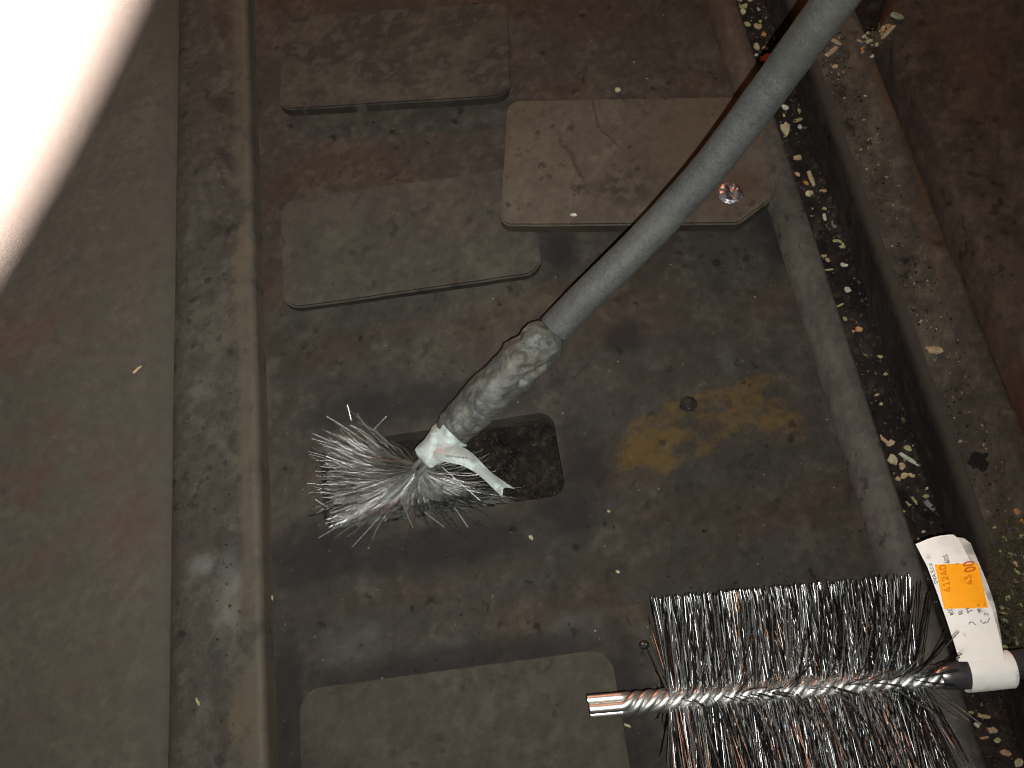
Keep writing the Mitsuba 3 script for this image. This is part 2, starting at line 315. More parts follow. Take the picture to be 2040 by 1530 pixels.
CHIP = {'pale': (.52, .46, .30), 'white': (.56, .55, .44), 'tan': (.48, .35, .21), 'orange': (.50, .24, .09), 'yellow': (.40, .35, .17), 'red': (.42, .08, .03), 'green': (.33, .34, .22), 'grey': (.20, .20, .18), 'umber': (.085, .066, .034)}
for k_, c_ in CHIP.items():
    def fn(p, n, uv, c=c_):
        return mi.Color3f(c) * (.32 + .46 * fbm(p.x * 320, p.y * 320, p.z * 320, 3))
    scene['chip_' + k_] = {'type': 'twosided', 'bsdf': {'type': 'principled', 'base_color': mikit.proc(fn), 'roughness': .8, 'specular': .25}}
scene['globe_surface'] = {'type': 'diffuse', 'reflectance': {'type': 'rgb', 'value': [0, 0, 0]}}
scene['socket_plastic'] = {'type': 'twosided', 'bsdf': {'type': 'principled', 'base_color': {'type': 'rgb', 'value': [.05, .05, .05]}, 'roughness': .5}}

# ------------------------------------------------------------------ the setting
Y0, Y1 = -0.22, 1.15
HX0, HX1, HY0, HY1 = -.1375, .0245, .1835, .2440                   # flue opening in the floor
def rounded(x0, y0, x1, y1, r, q=10):
    return sg.box(x0 + r, y0 + r, x1 - r, y1 - r).buffer(r, quad_segs=q)
def cross(poly): return manifold3d.CrossSection([np.array(sg.polygon.orient(poly).exterior.coords)[:-1]])
hole = rounded(HX0, HY0, HX1, HY1, .0105)
fl = cross(sg.box(-.1735, Y0, .2092, Y1)).extrude(.012) - cross(hole).extrude(.05).translate([0, 0, -.02])
fl = man(fl.translate([0, 0, -.012]).refine_to_length(.0045))
v = np.array(fl.vertices); v[:, 2] += ground_disp(v, .0007, 3) * (v[:, 2] > -.006)
obj('floor', tri(v, fl.faces), 'floor_steel', None, 35, kind='structure', label='sooty steel trough floor with a rectangular flue opening')
# walls of the flue and the ash far down in it
ring = hole.buffer(.004)
fw = man((cross(ring).extrude(.050) - cross(hole).extrude(.07).translate([0, 0, -.01])).translate([0, 0, -.0625]).refine_to_length(.004))
obj('flue_wall', fw, 'soot_wall', 'floor', 40)
gx, gy = np.meshgrid(np.linspace(HX0 - .003, HX1 + .003, 110), np.linspace(HY0 - .003, HY1 + .003, 46), indexing='ij')
P = np.stack([gx, gy, gx * 0 - .0175], -1); P[..., 2] += .0035 * (meshkit.fbm(P * 60, 4, 8) - .5) + .0016 * (meshkit.fbm(P * 330, 2, 5) - .5) - .006 * np.clip((-.03 - gx) / .05, 0, 1)
nx, ny = gx.shape; i, j = np.meshgrid(np.arange(nx - 1), np.arange(ny - 1), indexing='ij')
q = np.stack([i * ny + j, (i + 1) * ny + j, (i + 1) * ny + j + 1, i * ny + j + 1], -1).reshape(-1, 4)
obj('ash', tri(P.reshape(-1, 3), np.vstack([q[:, [0, 1, 2]], q[:, [0, 2, 3]]])), 'ash', None, 40, kind='stuff', label='dark granular soot and ash inside the flue opening', category='ash')

# left: flat panel, groove, ledge strip with a rounded edge down to the floor
panel = [(-.80, .0195), (-.262, .0212), (-.252, .0213), (-.245, .0209), (-.2400, .0199), (-.2365, .0184), (-.2345, .0172), (-.2335, .0150)]
single('side_sheet', profile_sheet(panel, Y0, Y1, .004, .006, .0004, 13), 'panel_steel', 'wide flat brown steel panel along the left side with faint red rust streaks', 'metal sheet', True)
ledge = [(-.2345, .0120), (-.2342, .0158), (-.2320, .0166), (-.2290, .0182), (-.2240, .0194), (-.2150, .0200), (-.1805, .0200)] + arc(-.1785, .0152, .0049, 88, 0, 8) + [(-.1735, .006), (-.1725, -.004)]
single('steel_ledge', profile_sheet(ledge, Y0, Y1, .0022, .004, .0005, 17, .0010), 'ledge_steel', 'narrow raised steel strip with scuffed rounded edge carrying a painted highlight between left panel and floor', 'metal strip', True)
# right: rounded rail, gutter, outer ledge with rusty step and groove, casing
rail = [(.2080, -.008), (.2098, -.0065), (.2110, -.0020), (.2125, .0008), (.2145, .0030), (.2175, .0062), (.2210, .0085), (.2255, .0095), (.2295, .0088)] + arc(.2295, .0048, .0042, 80, 0, 5) + [(.2338, -.01), (.2340, -.060)]
single('steel_rail', profile_sheet(rail, Y0, Y1, .0018, .004, .0005, 23, .0012), 'rail_steel', 'rounded grey steel rim running along the right edge of the floor', 'metal rim', True)
gut = [(.2330, -.0415), (.2450, -.040), (.2650, -.0405), (.2765, -.0405)]
obj('gutter', profile_sheet(gut, Y0, Y1, .003, .004, .0022, 27), 'soot', None, True, kind='structure', label='dark sooty gutter bottom strewn with wood chips')
wall = [(.2742, -.050), (.2740, -.010), (.2741, .0015), (.2755, .0062), (.2785, .0080), (.2800, .0081)]
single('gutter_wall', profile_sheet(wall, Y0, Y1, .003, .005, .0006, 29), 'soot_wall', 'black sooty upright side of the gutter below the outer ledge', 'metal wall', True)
outer = [(.2798, .0081), (.3000, .0085), (.3030, .0092), (.3060, .0118), (.3110, .0135), (.3190, .0130), (.3225, .0110), (.3245, .0040), (.3255, -.0080), (.3260, -.0400)]
single('steel_ledge', profile_sheet(outer, Y0, .60, .0022, .004, .0010, 31, .0020), 'outer_steel', 'rough brown outer ledge with rusty step beyond the gutter', 'metal ledge', True)
# casing beyond the groove: one plate with a corner at its far end, its edge turned up
def casing_mesh():
    yc, x0 = .535, .3325
    xs = np.r_[np.linspace(0, .014, 9), np.linspace(.018, .10, 14), np.linspace(.12, .60, 18)]; ys = np.arange(Y0, Y1, .008)
    X, Y = np.meshgrid(xs, ys, indexing='ij'); back = np.clip(Y - yc, 0, None)
    x = x0 + X + back * .55 + .010 * (1 - np.exp(-back / .01))
    z = np.where(X < .014, -.036 + .048 * np.sqrt(np.clip(1 - ((.014 - X) / .014) ** 2, 0, 1)), .012 + (X - .014) * .10 - .004 * np.exp(-((X - .045) / .012) ** 2))
    z = z + .012 * np.clip((X - .06) / .03, 0, 1) * np.clip((.40 - Y + (X - .06) * .5) / .02, 0, 1)
    P = np.stack([x, Y, z], -1); P[..., 2] += ground_disp(P, .0012, 37)
    a, b = X.shape; i, j = np.meshgrid(np.arange(a - 1), np.arange(b - 1), indexing='ij')
    q = np.stack([i * b + j, (i + 1) * b + j, (i + 1) * b + j + 1, i * b + j + 1], -1).reshape(-1, 4)
    return tri(P.reshape(-1, 3), np.vstack([q[:, [0, 1, 2]], q[:, [0, 2, 3]]]))
single('casing', casing_mesh(), 'casing_steel', 'dark reddish brown rusty casing plate along the right side of the picture', 'metal casing', True)
base = [(.27, -.052), (.45, -.050), (.9, -.050)]  # black sheet standing in for shade in the groove and far corner
obj('lower_floor', profile_sheet(base, Y0 - .01, Y1, .01, .01, .002, 41), 'soot', None, True, kind='structure', label='bottom beneath the casing, coloured black as shade')

# ------------------------------------------------------------------ cover plates
def slab(poly, thick, bev=.0014, seed=1, wav=.0003):
    c0, c1 = cross(poly), cross(poly.buffer(-bev))
    m = c0.extrude(thick - bev) + manifold3d.Manifold.hull(c1.extrude(thick)) if poly.convex_hull.area - poly.area < 1e-9 else c0.extrude(thick)
    m = man(m.refine_to_length(.004)); v = np.array(m.vertices)
    v += (ground_disp(v + seed, wav, seed) * (v[:, 2] > thick * .5))[:, None] * [0, 0, 1]
    e = meshkit.fbm(v * [60, 60, 0] + seed, 3, seed) - .5
    v[:, 0] += .0006 * e; v[:, 1] -= .0006 * e
    return tri(v, m.faces)
def plate(name, poly, thick, mat, label, cx, cy, deg, z, tilt=(0, 0), seed=1, cat='cover plate'):
    key = numbered(name); m = slab(poly, thick, seed=seed)
    M = trimesh.transformations.euler_matrix(math.radians(tilt[0]), math.radians(tilt[1]), math.radians(deg)); M[:3, 3] = [cx, cy, z]
    m.apply_transform(M); single(name, m, mat, label, cat, 30); return M
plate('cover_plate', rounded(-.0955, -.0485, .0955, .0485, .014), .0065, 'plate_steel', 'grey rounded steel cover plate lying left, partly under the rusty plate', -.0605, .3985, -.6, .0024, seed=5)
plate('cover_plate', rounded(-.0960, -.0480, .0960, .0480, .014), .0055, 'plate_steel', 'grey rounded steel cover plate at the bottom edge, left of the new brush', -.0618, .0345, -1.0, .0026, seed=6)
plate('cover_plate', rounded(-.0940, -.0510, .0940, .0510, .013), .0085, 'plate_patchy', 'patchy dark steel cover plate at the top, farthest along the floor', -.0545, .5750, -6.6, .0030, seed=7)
ch = .024
W2, H2 = .0985, .0585
wp = sg.Polygon([(-W2, -H2), (W2 - ch, -H2), (W2, -H2 + ch * .85), (W2, H2), (-W2, H2)]).buffer(-.009).buffer(.009, quad_segs=8)
pk = thing('welded_plate', 'rusty brown steel plate with cut corner and shiny weld bead, under the pipe', 'steel plate')
pm = slab(wp, .0095, seed=9)
M = trimesh.transformations.euler_matrix(math.radians(0), math.radians(-1.2), math.radians(-10.6)); M[:3, 3] = [.1165, .4285, .0098]
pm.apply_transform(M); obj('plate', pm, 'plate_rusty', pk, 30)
# weld bead: a shiny puddle with ripples
def bead(r, h, seed, n=3):
    m = trimesh.creation.icosphere(5, 1.0); v = np.array(m.vertices)
    rr = 1 + .22 * (meshkit.fbm(v * 1.6 + seed, 3, seed) - .5)
    b = v * rr[:, None]; b[:, :2] *= r; b[:, 2] *= h
    dip = np.exp(-((np.hypot(b[:, 0] / r, b[:, 1] / r)) / .5) ** 2)
    b[:, 2] = np.where(b[:, 2] > 0, b[:, 2] * (1 - .42 * dip), b[:, 2]) + (b[:, 2] > 0) * h * .55 * (meshkit.fbm(v * 2.2 + seed, 2, seed + 1) - .5)
    return tri(b, m.faces)
bx, by = w(1456, 386, .020)
b1 = bead(.0098, .0036, 4); b1.apply_translation([bx, by, .0196]); obj('weld_bead', b1, 'weld_bead_metal', pk, True, label='shiny silvery weld bead')

# slag lumps and burrs on the floor
def lump(r, h, seed, sub=4, rough=.5):
    m = trimesh.creation.icosphere(sub, 1.0); v = np.array(m.vertices)
    return tri(v * (1 + rough * (meshkit.fbm(v * 2.3 + seed, 4, seed) - .5))[:, None] * [r, r * .9, h], m.faces)
scene['slag'] = {'type': 'twosided', 'bsdf': {'type': 'principled', 'base_color': {'type': 'rgb', 'value': [.014, .011, .010]}, 'roughness': .35, 'specular': .35}}
l1 = lump(.0060, .0036, 3); l1.apply_translation([*w(1371, 806), .001]); single('slag_lump', l1, 'slag', 'dark glossy slag lump beside the yellow stain on the floor', 'slag lump', True)
l2 = lump(.0032, .0022, 8); l2.apply_translation([*w(1283, 1285), .001]); single('slag_lump', l2, 'slag', 'small black burr on the floor left of the new brush bristles', 'slag lump', True)
l5 = lump(.0068, .0014, 19, 4, 1.7); l5.apply_translation([*w(1947, 918, .008), .0085]); single('slag_lump', l5, 'soot', 'black sooty flake on the outer ledge above the paper tag', 'soot flake', True)

# ------------------------------------------------------------------ the old brush on the bent pipe, pushed into the flue
RB = random.Random(5); rng = np.random.default_rng(11)
br1 = thing('chimney_brush', 'old wire brush welded to a bent grey pipe, pushed into the flue opening', 'brush')
cl = [(1092, 668, .612), (1105, 654, .610), (1209, 550, .600), (1290, 470, .590), (1354, 402, .578), (1411, 338, .564), (1452, 285, .552), (1518, 198, .530), (1581, 112, .507), (1640, 32, .486), (1699, -48, .466), (1792, -175, .436)]
PP = smooth_path([at_depth(*c) for c in cl], 150)
from scipy.ndimage import gaussian_filter1d
PP = gaussian_filter1d(PP, 6, axis=0, mode='nearest')
th0 = 0
def pipe_disp(v, i, th): return .00060 * (meshkit.fbm(v * 60, 3, 2) - .5) + .00022 * (meshkit.fbm(v * 400, 2, 3) - .5)
obj('handle', tube(PP, .0110, 40, True, pipe_disp), 'pipe_steel', br1, True)
# lumpy weld sleeve joining the pipe and the brush stem
J0, J1 = at_depth(1100, 660, .610), at(893, 868, .022)
tt = np.linspace(0, 1, 80); JP = J0 + (J1 - J0) * tt[:, None]
JP += .0018 * np.sin(tt * math.pi)[:, None] * np.array([0, 0, 1.0])
rad = np.interp(tt, [0, .015, .05, .10, .3, .55, .8, .93, 1.0], [.0108, .0122, .0140, .0150, .0154, .0149, .0140, .0128, .0100])
def joint_disp(v, i, th):
    big = meshkit.fbm(v * 62, 3, 21) - .5; sm = meshkit.fbm(v * 210, 3, 22) - .5
    pits = np.clip(meshkit.noise(v * 150, 9) - .68, 0, 1)
    return .0070 * big + .0026 * sm - .012 * pits
obj('weld_joint', tube(JP, rad, 72, True, joint_disp), 'weld_steel', br1, 40)
# stem wires between the joint and the bristles
HUB = np.array([*w(836, 932, .012), .012]); AX = np.array([-.38, -.16, -.91]); AX /= np.linalg.norm(AX)
for k in range(3):
    o = np.array([math.cos(2.1 * k + .4), math.sin(2.1 * k + .4), 0]) * .0032
    obj('stem_wire', tube(smooth_path([J1 + o * .4 + [0, 0, .001], (J1 + HUB) / 2 + o + [0, 0, -.003], HUB + o, HUB + o * 1.0 + AX * .012, HUB + AX * .05 + o], 24), .0021, 8), 'dusty_wire', br1, True)
def bristle_fan(m, seed, inside=False):
    g = np.random.default_rng(seed); W = []
    phis = np.array([60, 105, 122, 132, 145, 160, 175, 190, 205, 222, 240, 262, 285, 305, 320, 335, 350, 368, 400])
    wgt = np.array([.0, .0, .06, .45, 1.1, 1.3, 1.3, 1.25, 1.2, 1.2, 1.1, 1.1, 1.1, 1.0, .9, .55, .12, .05, .02])
    R = np.array([.040, .048, .058, .066, .070, .069, .067, .068, .072, .066, .050, .042, .044, .052, .060, .062, .050, .04, .04])
    cdf = np.cumsum(np.interp(np.linspace(60, 400, 400), phis, wgt)); cdf /= cdf[-1]
    clump = g.uniform(60, 400, 60)
    for k in range(m):
        ph = np.interp(g.random(), cdf, np.linspace(60, 400, 400))
        if g.random() < .45:
            c = clump[np.argmin(np.abs(clump - ph))]; ph = c + (ph - c) * .35
        r = np.interp(ph, phis, R) * min(1.12, g.normal(.90, .17))
        a = math.radians(ph); rd = np.array([math.cos(a), math.sin(a), 0]); s = g.random() ** 1.3 * .022
        B = HUB + AX * s + rd * .0025
        sw = g.normal(0, .09); a2 = a + sw; r2 = np.array([math.cos(a2), math.sin(a2), 0])
        tipz = g.normal(.010, .006) if not inside else g.uniform(-.012, .003)
        tip = HUB * [1, 1, 0] + r2 * r + [0, 0, tipz]
        over = HUB[1] + (r2 * r)[1]
        if inside or g.random() < (.92 if 198 < ph < 350 else .30):                               # held in by the sides of the opening
            tip[0] = np.clip(tip[0], HX0 + .001 + g.random() * .004, HX1 - .002); tip[1] = np.clip(tip[1], HY0 + .0008 + g.random() * .006, HY1 - .001 - g.random() * .004)
            if not inside: tip[2] = g.normal(.003, .004)
        c1 = B + rd * r * .38 + AX * r * .06 + np.array([0, 0, -.002 - .006 * g.random()])
        c2 = B + (tip - B) * .70 + np.array([0, 0, -.004 - .004 * g.random()]) + np.cross(rd, [0, 0, 1]) * g.normal(0, .004)
        if min(tip[0] - HX0, tip[1] - HY0, HX1 - tip[0], HY1 - tip[1]) < 0: c2[2] = max(c2[2], .0035); 
        t = np.linspace(0, 1, 9)[:, None]
        W.append((1 - t) ** 3 * B + 3 * t * (1 - t) ** 2 * c1 + 3 * t * t * (1 - t) * c2 + t ** 3 * tip)
    return np.array(W)
obj('bristles', many_tubes(bristle_fan(330, 1), .00024), 'aged_wire', br1, True, kind='stuff', label='splayed steel bristles')
obj('bristles', many_tubes(bristle_fan(260, 2), .00024), 'dull_wire', br1, True, kind='stuff')
obj('bristles', many_tubes(bristle_fan(720, 3, True), .00026), 'dusty_wire', br1, True, kind='stuff')
stray = []
for (p0, p1, z0, z1) in [((742, 858), (770, 829), .022, .028), ((796, 990), (823, 1052), .012, .014), ((692, 806), (700, 838), .018, .014), ((655, 1012), (628, 995), .010, .016), ((713, 1000), (715, 1050), .012, .016), ((845, 1020), (885, 1050), .010, .012), ((905, 1010), (932, 1050), .010, .010), ((880, 930), (960, 1000), .014, .010)]:
    a, b = at(*p0, z0), at(*p1, z1); stray.append(a + (b - a) * np.linspace(0, 1, 9)[:, None])
obj('stray_bristles', many_tubes(np.array(stray), .00033), 'bright_wire', br1, True, kind='stuff')

# crumpled paper tag round the stem of the old brush
def ribbon(P, U, hw, thick=.0004, n=9, cup=0.0, crump=.0006, seed=3):
    """A paper strip along P with half width hw in direction U, closed, crumpled."""
    P = np.asarray(P, float); m = len(P); s = np.linspace(-1, 1, n); t, _, _ = frames(P); N = np.cross(t, U); N /= np.linalg.norm(N, axis=1, keepdims=True)
    N = np.where(N[:, 2:] < 0, -N, N)
    v = P[:, None] + U[:, None] * (hw[:, None] * s)[..., None] + N[:, None] * (cup * hw[:, None] * (s * s - .4))[..., None]
    v = v + N[:, None] * (crump * (meshkit.fbm(v * 130, 3, seed) - .5) * 2)[..., None]
    lo = v - N[:, None] * thick; nv = m * n
    i, j = np.meshgrid(np.arange(m - 1), np.arange(n - 1), indexing='ij')
    q = np.stack([i * n + j, i * n + j + 1, (i + 1) * n + j + 1, (i + 1) * n + j], -1).reshape(-1, 4); f = np.vstack([q[:, [0, 1, 2]], q[:, [0, 2, 3]]])
    loop = np.r_[np.arange(n), np.arange(1, m) * n + n - 1, (m - 1) * n + np.arange(n - 2, -1, -1), np.arange(m - 2, 0, -1) * n]
    l2 = np.roll(loop, -1); side = np.vstack([np.stack([loop, l2, l2 + nv], 1), np.stack([loop, l2 + nv, loop + nv], 1)])
    return tri(np.vstack([v.reshape(-1, 3), lo.reshape(-1, 3)]), np.vstack([f, f[:, ::-1] + nv, side]))
tg1 = thing('paper_tag', 'crumpled greyish paper tag wrapped round the stem of the old brush', 'tag')
WP0, WP1 = at(903, 860, .024), at(843, 918, .016)
tt = np.linspace(0, 1, 40); WPP = WP0 + (WP1 - WP0) * tt[:, None]
rw = np.interp(tt, [0, .25, .5, .8, .95, 1], [.0122, .0116, .0102, .0090, .0082, .0060])
def wrap_disp(v, i, th): return .0030 * (meshkit.fbm(v * 95, 3, 31) - .5) + .0016 * (meshkit.fbm(v * 260, 3, 32) - .5) + .0008 * np.sin(th * 3 + i * .25)
obj('wrap', tube(WPP, rw, 48, True, wrap_disp), 'paper_old', tg1, 45)
tc = [(872, 893, .0335, 19), (893, 901, .0340, 19), (917, 907, .0325, 18), (940, 920, .030, 14.5), (960, 937, .027, 11), (980, 955, .023, 10), (997, 969, .020, 11.5), (1008, 977, .018, 14)]
CP = smooth_path([at(a, b, c) for a, b, c, d in tc], 30)
hwv = np.interp(np.linspace(0, 1, 30), np.linspace(0, 1, len(tc)), [d * .000335 for *_, d in tc])
td, _, _ = frames(CP); U = np.cross(td, [0, 0, 1.0]); U /= np.linalg.norm(U, axis=1, keepdims=True)
tail = ribbon(CP, U, hwv, .0004, 13, -.35, .0012, 6)
# torn, forked end
vv = np.array(tail.vertices); n_, m_ = 13, 30
for lay in (0, n_ * m_):
    for k in range(n_):
        s = -1 + 2 * k / (n_ - 1); push = .0052 * abs(s) ** 1.5 * (1.5 if s < 0 else .55) - .0022
        vv[lay + (m_ - 1) * n_ + k] += td[-1] * push; vv[lay + (m_ - 2) * n_ + k] += td[-1] * push * .5
obj('tail', tri(vv, tail.faces), 'paper_old', tg1, 50)
strokes = []
for k in range(16):
    a, b = 889 + k * 2.7 + RB.uniform(-.4, .4), 908 + k * .28
    if k in (6, 11): continue
    l = RB.choice([2.2, 3.0, 3.6]); zz = .0362 - max(0, a - 905) * .00006
    strokes.append(np.array([at(a, b - l / 2, zz), at(a + RB.uniform(-1, 1.4), b, zz + .0002), at(a + .6, b + l / 2, zz)]))
obj('print', many_tubes(np.array(strokes), .00022, 4), 'ink', tg1, False, label='smudged unreadable print')

# ------------------------------------------------------------------ the new brush at the lower right
br2 = thing('chimney_brush', 'new shiny wire brush with twisted shaft lying at the lower right', 'brush')
ZA = .051
S0, S1, S2 = np.array([*w(1172, 1409, ZA), ZA]), np.array([*w(1893, 1346, ZA), ZA]), np.array([*w(2075, 1318, ZA + .001), ZA + .001])
E1 = (S1 - S0) / np.linalg.norm(S1 - S0); LEN = np.linalg.norm(S1 - S0); E3 = np.array([0, 0, 1.0]) - E1 * E1[2]; E3 /= np.linalg.norm(E3); E2 = np.cross(E3, E1)
HR, WR, PITCH, ST = .00375, .00275, .0295, .0185
for k in range(4):
    s = np.linspace(0, LEN + .012, 300); ang = np.where(s < ST, 0, (s - ST) / PITCH * 2 * np.pi * np.clip((s - ST) / .010, 0, 1) ** .5)
    ph = k * np.pi / 2 + .35 - ang
    hr = np.where(s < ST, HR * 1.02, HR)
    st = s.copy(); st[0] += [.000, .0015, .0035, .0008][k]
    p = S0 + E1 * st[:, None] + (np.cos(ph) * hr)[:, None] * E2 + (np.sin(ph) * hr)[:, None] * E3
    obj('shaft_wire', tube(p, WR, 14), 'shaft_wire', br2, 60)
g2 = np.random.default_rng(77)
def round_brush(m, seed, s0=.044, s1=.183):
    g = np.random.default_rng(seed); W = []
    vd = CAM - (S0 + S1) / 2; vd /= np.linalg.norm(vd); va = math.atan2(vd @ E3, vd @ E2)
    while len(W) < m:
        s = g.uniform(s0, s1); a = -(s / PITCH) * 2 * np.pi + g.choice([0, math.pi]) + g.normal(0, 1.15)
        da = (a - va + math.pi) % (2 * math.pi) - math.pi
        if abs(da) < .80 and g.random() < .66: continue
        rd = math.cos(a) * E2 + math.sin(a) * E3
        e = (s - s0) / (s1 - s0)
        lean = g.normal(-.03, .035) + (.0 if e < .86 else (e - .86) * 1.9 * g.random())  + (-.05 * g.random() if e < .05 else 0)
        L = .0548 * (1 - .05 * g.random() ** 3); d = rd + E1 * lean + np.cross(E1, rd) * g.normal(0, .03); d /= np.linalg.norm(d)
        B = S0 + E1 * s + rd * .001; t = np.linspace(0, 1, 5)[:, None]
        bend = np.cross(d, E1) * g.normal(0, .0012) + E1 * g.normal(0, .0013)
        Q = B + d * L * t + bend * t * t
        lowz = .0012 + .0008 * g.random()
        if Q[-1, 2] < lowz:                                           # pressed against the floor
            over = lowz - Q[:, 2].min(); Q[:, 2] = np.maximum(Q[:, 2], lowz + (1 - t[:, 0]) * .001); Q += E1 * (over * .5) * t * t
        if (Q[-1] - S0) @ E1 > LEN - .009: continue                   # none as far as the paper tag
        W.append(Q)
    return np.array(W)
obj('bristles', many_tubes(round_brush(860, 4), .00030), 'bright_wire', br2, True, kind='stuff', label='straight shiny steel bristles')
obj('bristles', many_tubes(round_brush(1050, 5), .00028), 'dark_wire', br2, True, kind='stuff')
obj('bristles', many_tubes(round_brush(18, 6), .00028), 'warm_glint_wire', br2, True, kind='stuff', label='few bristles coloured orange as warm glints')
C0 = S1 - E1 * .006
cp = smooth_path([C0, C0 + E1 * .004, S1 + E1 * .012, S1 + (S2 - S1) * .5, S2, S2 + (S2 - S1) * .8], 40)
obj('sleeve', tube(cp, np.interp(np.arange(40), [0, 1, 4, 39], [.0062, .0072, .0078, .0080]), 28), 'collar_steel', br2, 50)

# paper tag wrapped on the sleeve, its flap lying out over the gutter
tg2 = thing('paper_tag', 'white printed paper tag with orange price sticker, on the new brush', 'tag')
W0, W1 = at(1921, 1341, .052), at(2011, 1333, .052)
wr = tube(np.linspace(W0, W1, 14), np.full(14, .0102), 40, False, lambda v, i, th: .0009 * (meshkit.fbm(v * 40, 2, 4) - .5))
wi = tube(np.linspace(W0, W1, 14), np.full(14, .0097), 40, False, lambda v, i, th: .0009 * (meshkit.fbm(v * 40, 2, 4) - .5))
obj('wrap', trimesh.util.concatenate([wr, tri(wi.vertices, wi.faces[:, ::-1])]), 'paper', tg2, True)
ROWS = [1311, 1281, 1233, 1187, 1130, 1084, 1062]
def zt(y): return np.interp(y, [1062, 1100, 1180, 1260, 1300, 1325], [.050, .0525, .0575, .0592, .0605, .0612])
LE = np.interp
def left_e(y): return np.interp(y, [1062, 1084, 1130, 1187, 1233, 1281, 1311], [1812, 1824, 1848, 1869, 1885, 1901, 1910])
def right_e(y): return np.interp(y, [1062, 1075, 1125, 1170, 1210, 1250, 1296, 1311], [1906, 1911, 1936, 1958, 1975, 1987, 1997, 2000])
def tag_pt(x, y, off=0.0): return at(x, y, float(zt(y)) + off + .0005 * math.sin(y * .03))
def flap(le, re, top, y_end, off, mat, name, n=13, m=36):
    g = []
    for k in range(m):
        row = []
        for j in range(n):
            u = j / (n - 1); yt = top(u); y = y_end + (yt - y_end) * k / (m - 1)
            row.append(tag_pt(le(y) + (re(y) - le(y)) * u, y, off + .0010 * math.sin(math.pi * u) * min(1, k / 10)))
        g.append(row)
    v = np.array(g).reshape(-1, 3); lo = v - [0, 0, .0003]; i, j = np.meshgrid(np.arange(m - 1), np.arange(n - 1), indexing='ij')
    q = np.stack([i * n + j, i * n + j + 1, (i + 1) * n + j + 1, (i + 1) * n + j], -1).reshape(-1, 4); f = np.vstack([q[:, [0, 1, 2]], q[:, [0, 2, 3]]]); nv = len(v)
    loop = np.r_[np.arange(n), np.arange(1, m) * n + n - 1, (m - 1) * n + np.arange(n - 2, -1, -1), np.arange(m - 2, 0, -1) * n]; l2 = np.roll(loop, -1)
    obj(name, tri(np.vstack([v, lo]), np.vstack([f, f[:, ::-1] + nv, np.stack([loop, l2, l2 + nv], 1), np.stack([loop, l2 + nv, loop + nv], 1)])), mat, tg2, 50)
flap(left_e, right_e, lambda u: 1084 - 19 * math.sin(min(1, u * 1.12) * math.pi / 2) + 26 * max(0, u - .93) / .07 * .35, 1318, 0, 'paper', 'flap')
def back_r(y): return np.interp(y, [1062, 1075, 1091, 1130, 1169, 1210, 1260, 1296, 1311], [1924, 1931, 1937, 1954, 1970, 1983, 1993, 1998, 2001])
flap(lambda y: left_e(y) + 40, back_r, lambda u: 1074 - 5 * math.sin(u * math.pi) + 16 * max(0, u - .88) / .12 * .5, 1305, -.0028, 'paper_dirty', 'back_layer', 9, 30)
def warp_flat(mesh2d, fn, off):
    """mesh2d: a thin lettering mesh; fn turns its (x, y) into a place on the tag."""
    v = np.array(mesh2d.vertices); return tri([tag_pt(*fn(a, b), off + (c > 1e-6) * .00006) for a, b, c in v], mesh2d.faces)
def tagu(x, y): u = (x - left_e(y)) / (right_e(y) - left_e(y)); return .0010 * math.sin(math.pi * np.clip(u, 0, 1)) * min(1, (1318 - y) / (1318 - 1070) * 3.5)
def tag_pt2(x, y, off): return tag_pt(x, y, off + tagu(x, y))
# the orange sticker
sv, sf, N = [], [], 12
for layer in (0, 1):
    for k in range(N):
        for j in range(N):
            u, t = j / (N - 1), k / (N - 1)
            c = (1 - t) * ((1 - u) * np.array([1862, 1124.5]) + u * np.array([1947.5, 1122])) + t * ((1 - u) * np.array([1881, 1213]) + u * np.array([1968.5, 1210.5]))
            sv.append(tag_pt2(c[0], c[1], .00022 if layer else .00004))
for k in range(N - 1):
    for j in range(N - 1):
        a = k * N + j; sf += [[a, a + N, a + 1], [a + 1, a + N, a + N + 1]]; b = a + N * N; sf += [[b, b + 1, b + N], [b + 1, b + N + 1, b + N]]
obj('price_sticker', tri(sv, sf), 'sticker_paper', tg2, True, label='orange price sticker with faded handwritten numbers')
def write(text, x, y, hpx, dx, dy, mat, name='print', parent=None, off=.00014, squeeze=1.0, bold=True):
    """Lettering on the tag: starts at (x, y), runs along (dx, dy), letter tops to the left of that."""
    m = meshkit.text_mesh(text, hpx, .1, bold); d = np.array([dx, dy], float); d /= np.linalg.norm(d); upv = np.array([d[1], -d[0]])
    v = np.array(m.vertices); q = np.array([x, y]) + v[:, :1] * squeeze * d + v[:, 1:2] * upv
    obj(name, tri([tag_pt2(a, b, off + (c > .05) * .00005) for (a, b), c in zip(q, v[:, 2])], m.faces), mat, parent or tg2, False)
DX, DY = -.37, -.93
write('KO', 1902, 1224, 9.5, DX, DY, 'ink')
write('OVA S.r.o', 1869, 1162, 7.0, -.31, -.95, 'ink', squeeze=.98)
write('R', 1920, 1223, 9.5, DX, DY, 'ink'); write('TE', 1938, 1220, 9.5, DX, DY, 'ink'); write('w', 1956, 1220, 9.0, DX, DY, 'ink')
write('I 401', 1895, 1128, 8.5, -.33, -.94, 'ink', squeeze=.85)
write('S', 1911, 1125, 6.0, -.33, -.94, 'ink')
stk = 'paper_tag_001__price_sticker'
stk = [k for k in scene if k.endswith('price_sticker')][0]
write('41240', 1895.5, 1179, 13.5, -.22, -.975, 'ink_faint', 'handwriting', stk, .00026, .94)
write('43', 1939, 1164, 13, -.30, -.95, 'ink_faint', 'handwriting', stk, .00026, .9)
write('00', 1944, 1138, 21, -.22, -.97, 'ink_marker', 'handwriting', stk, .00026, .62)
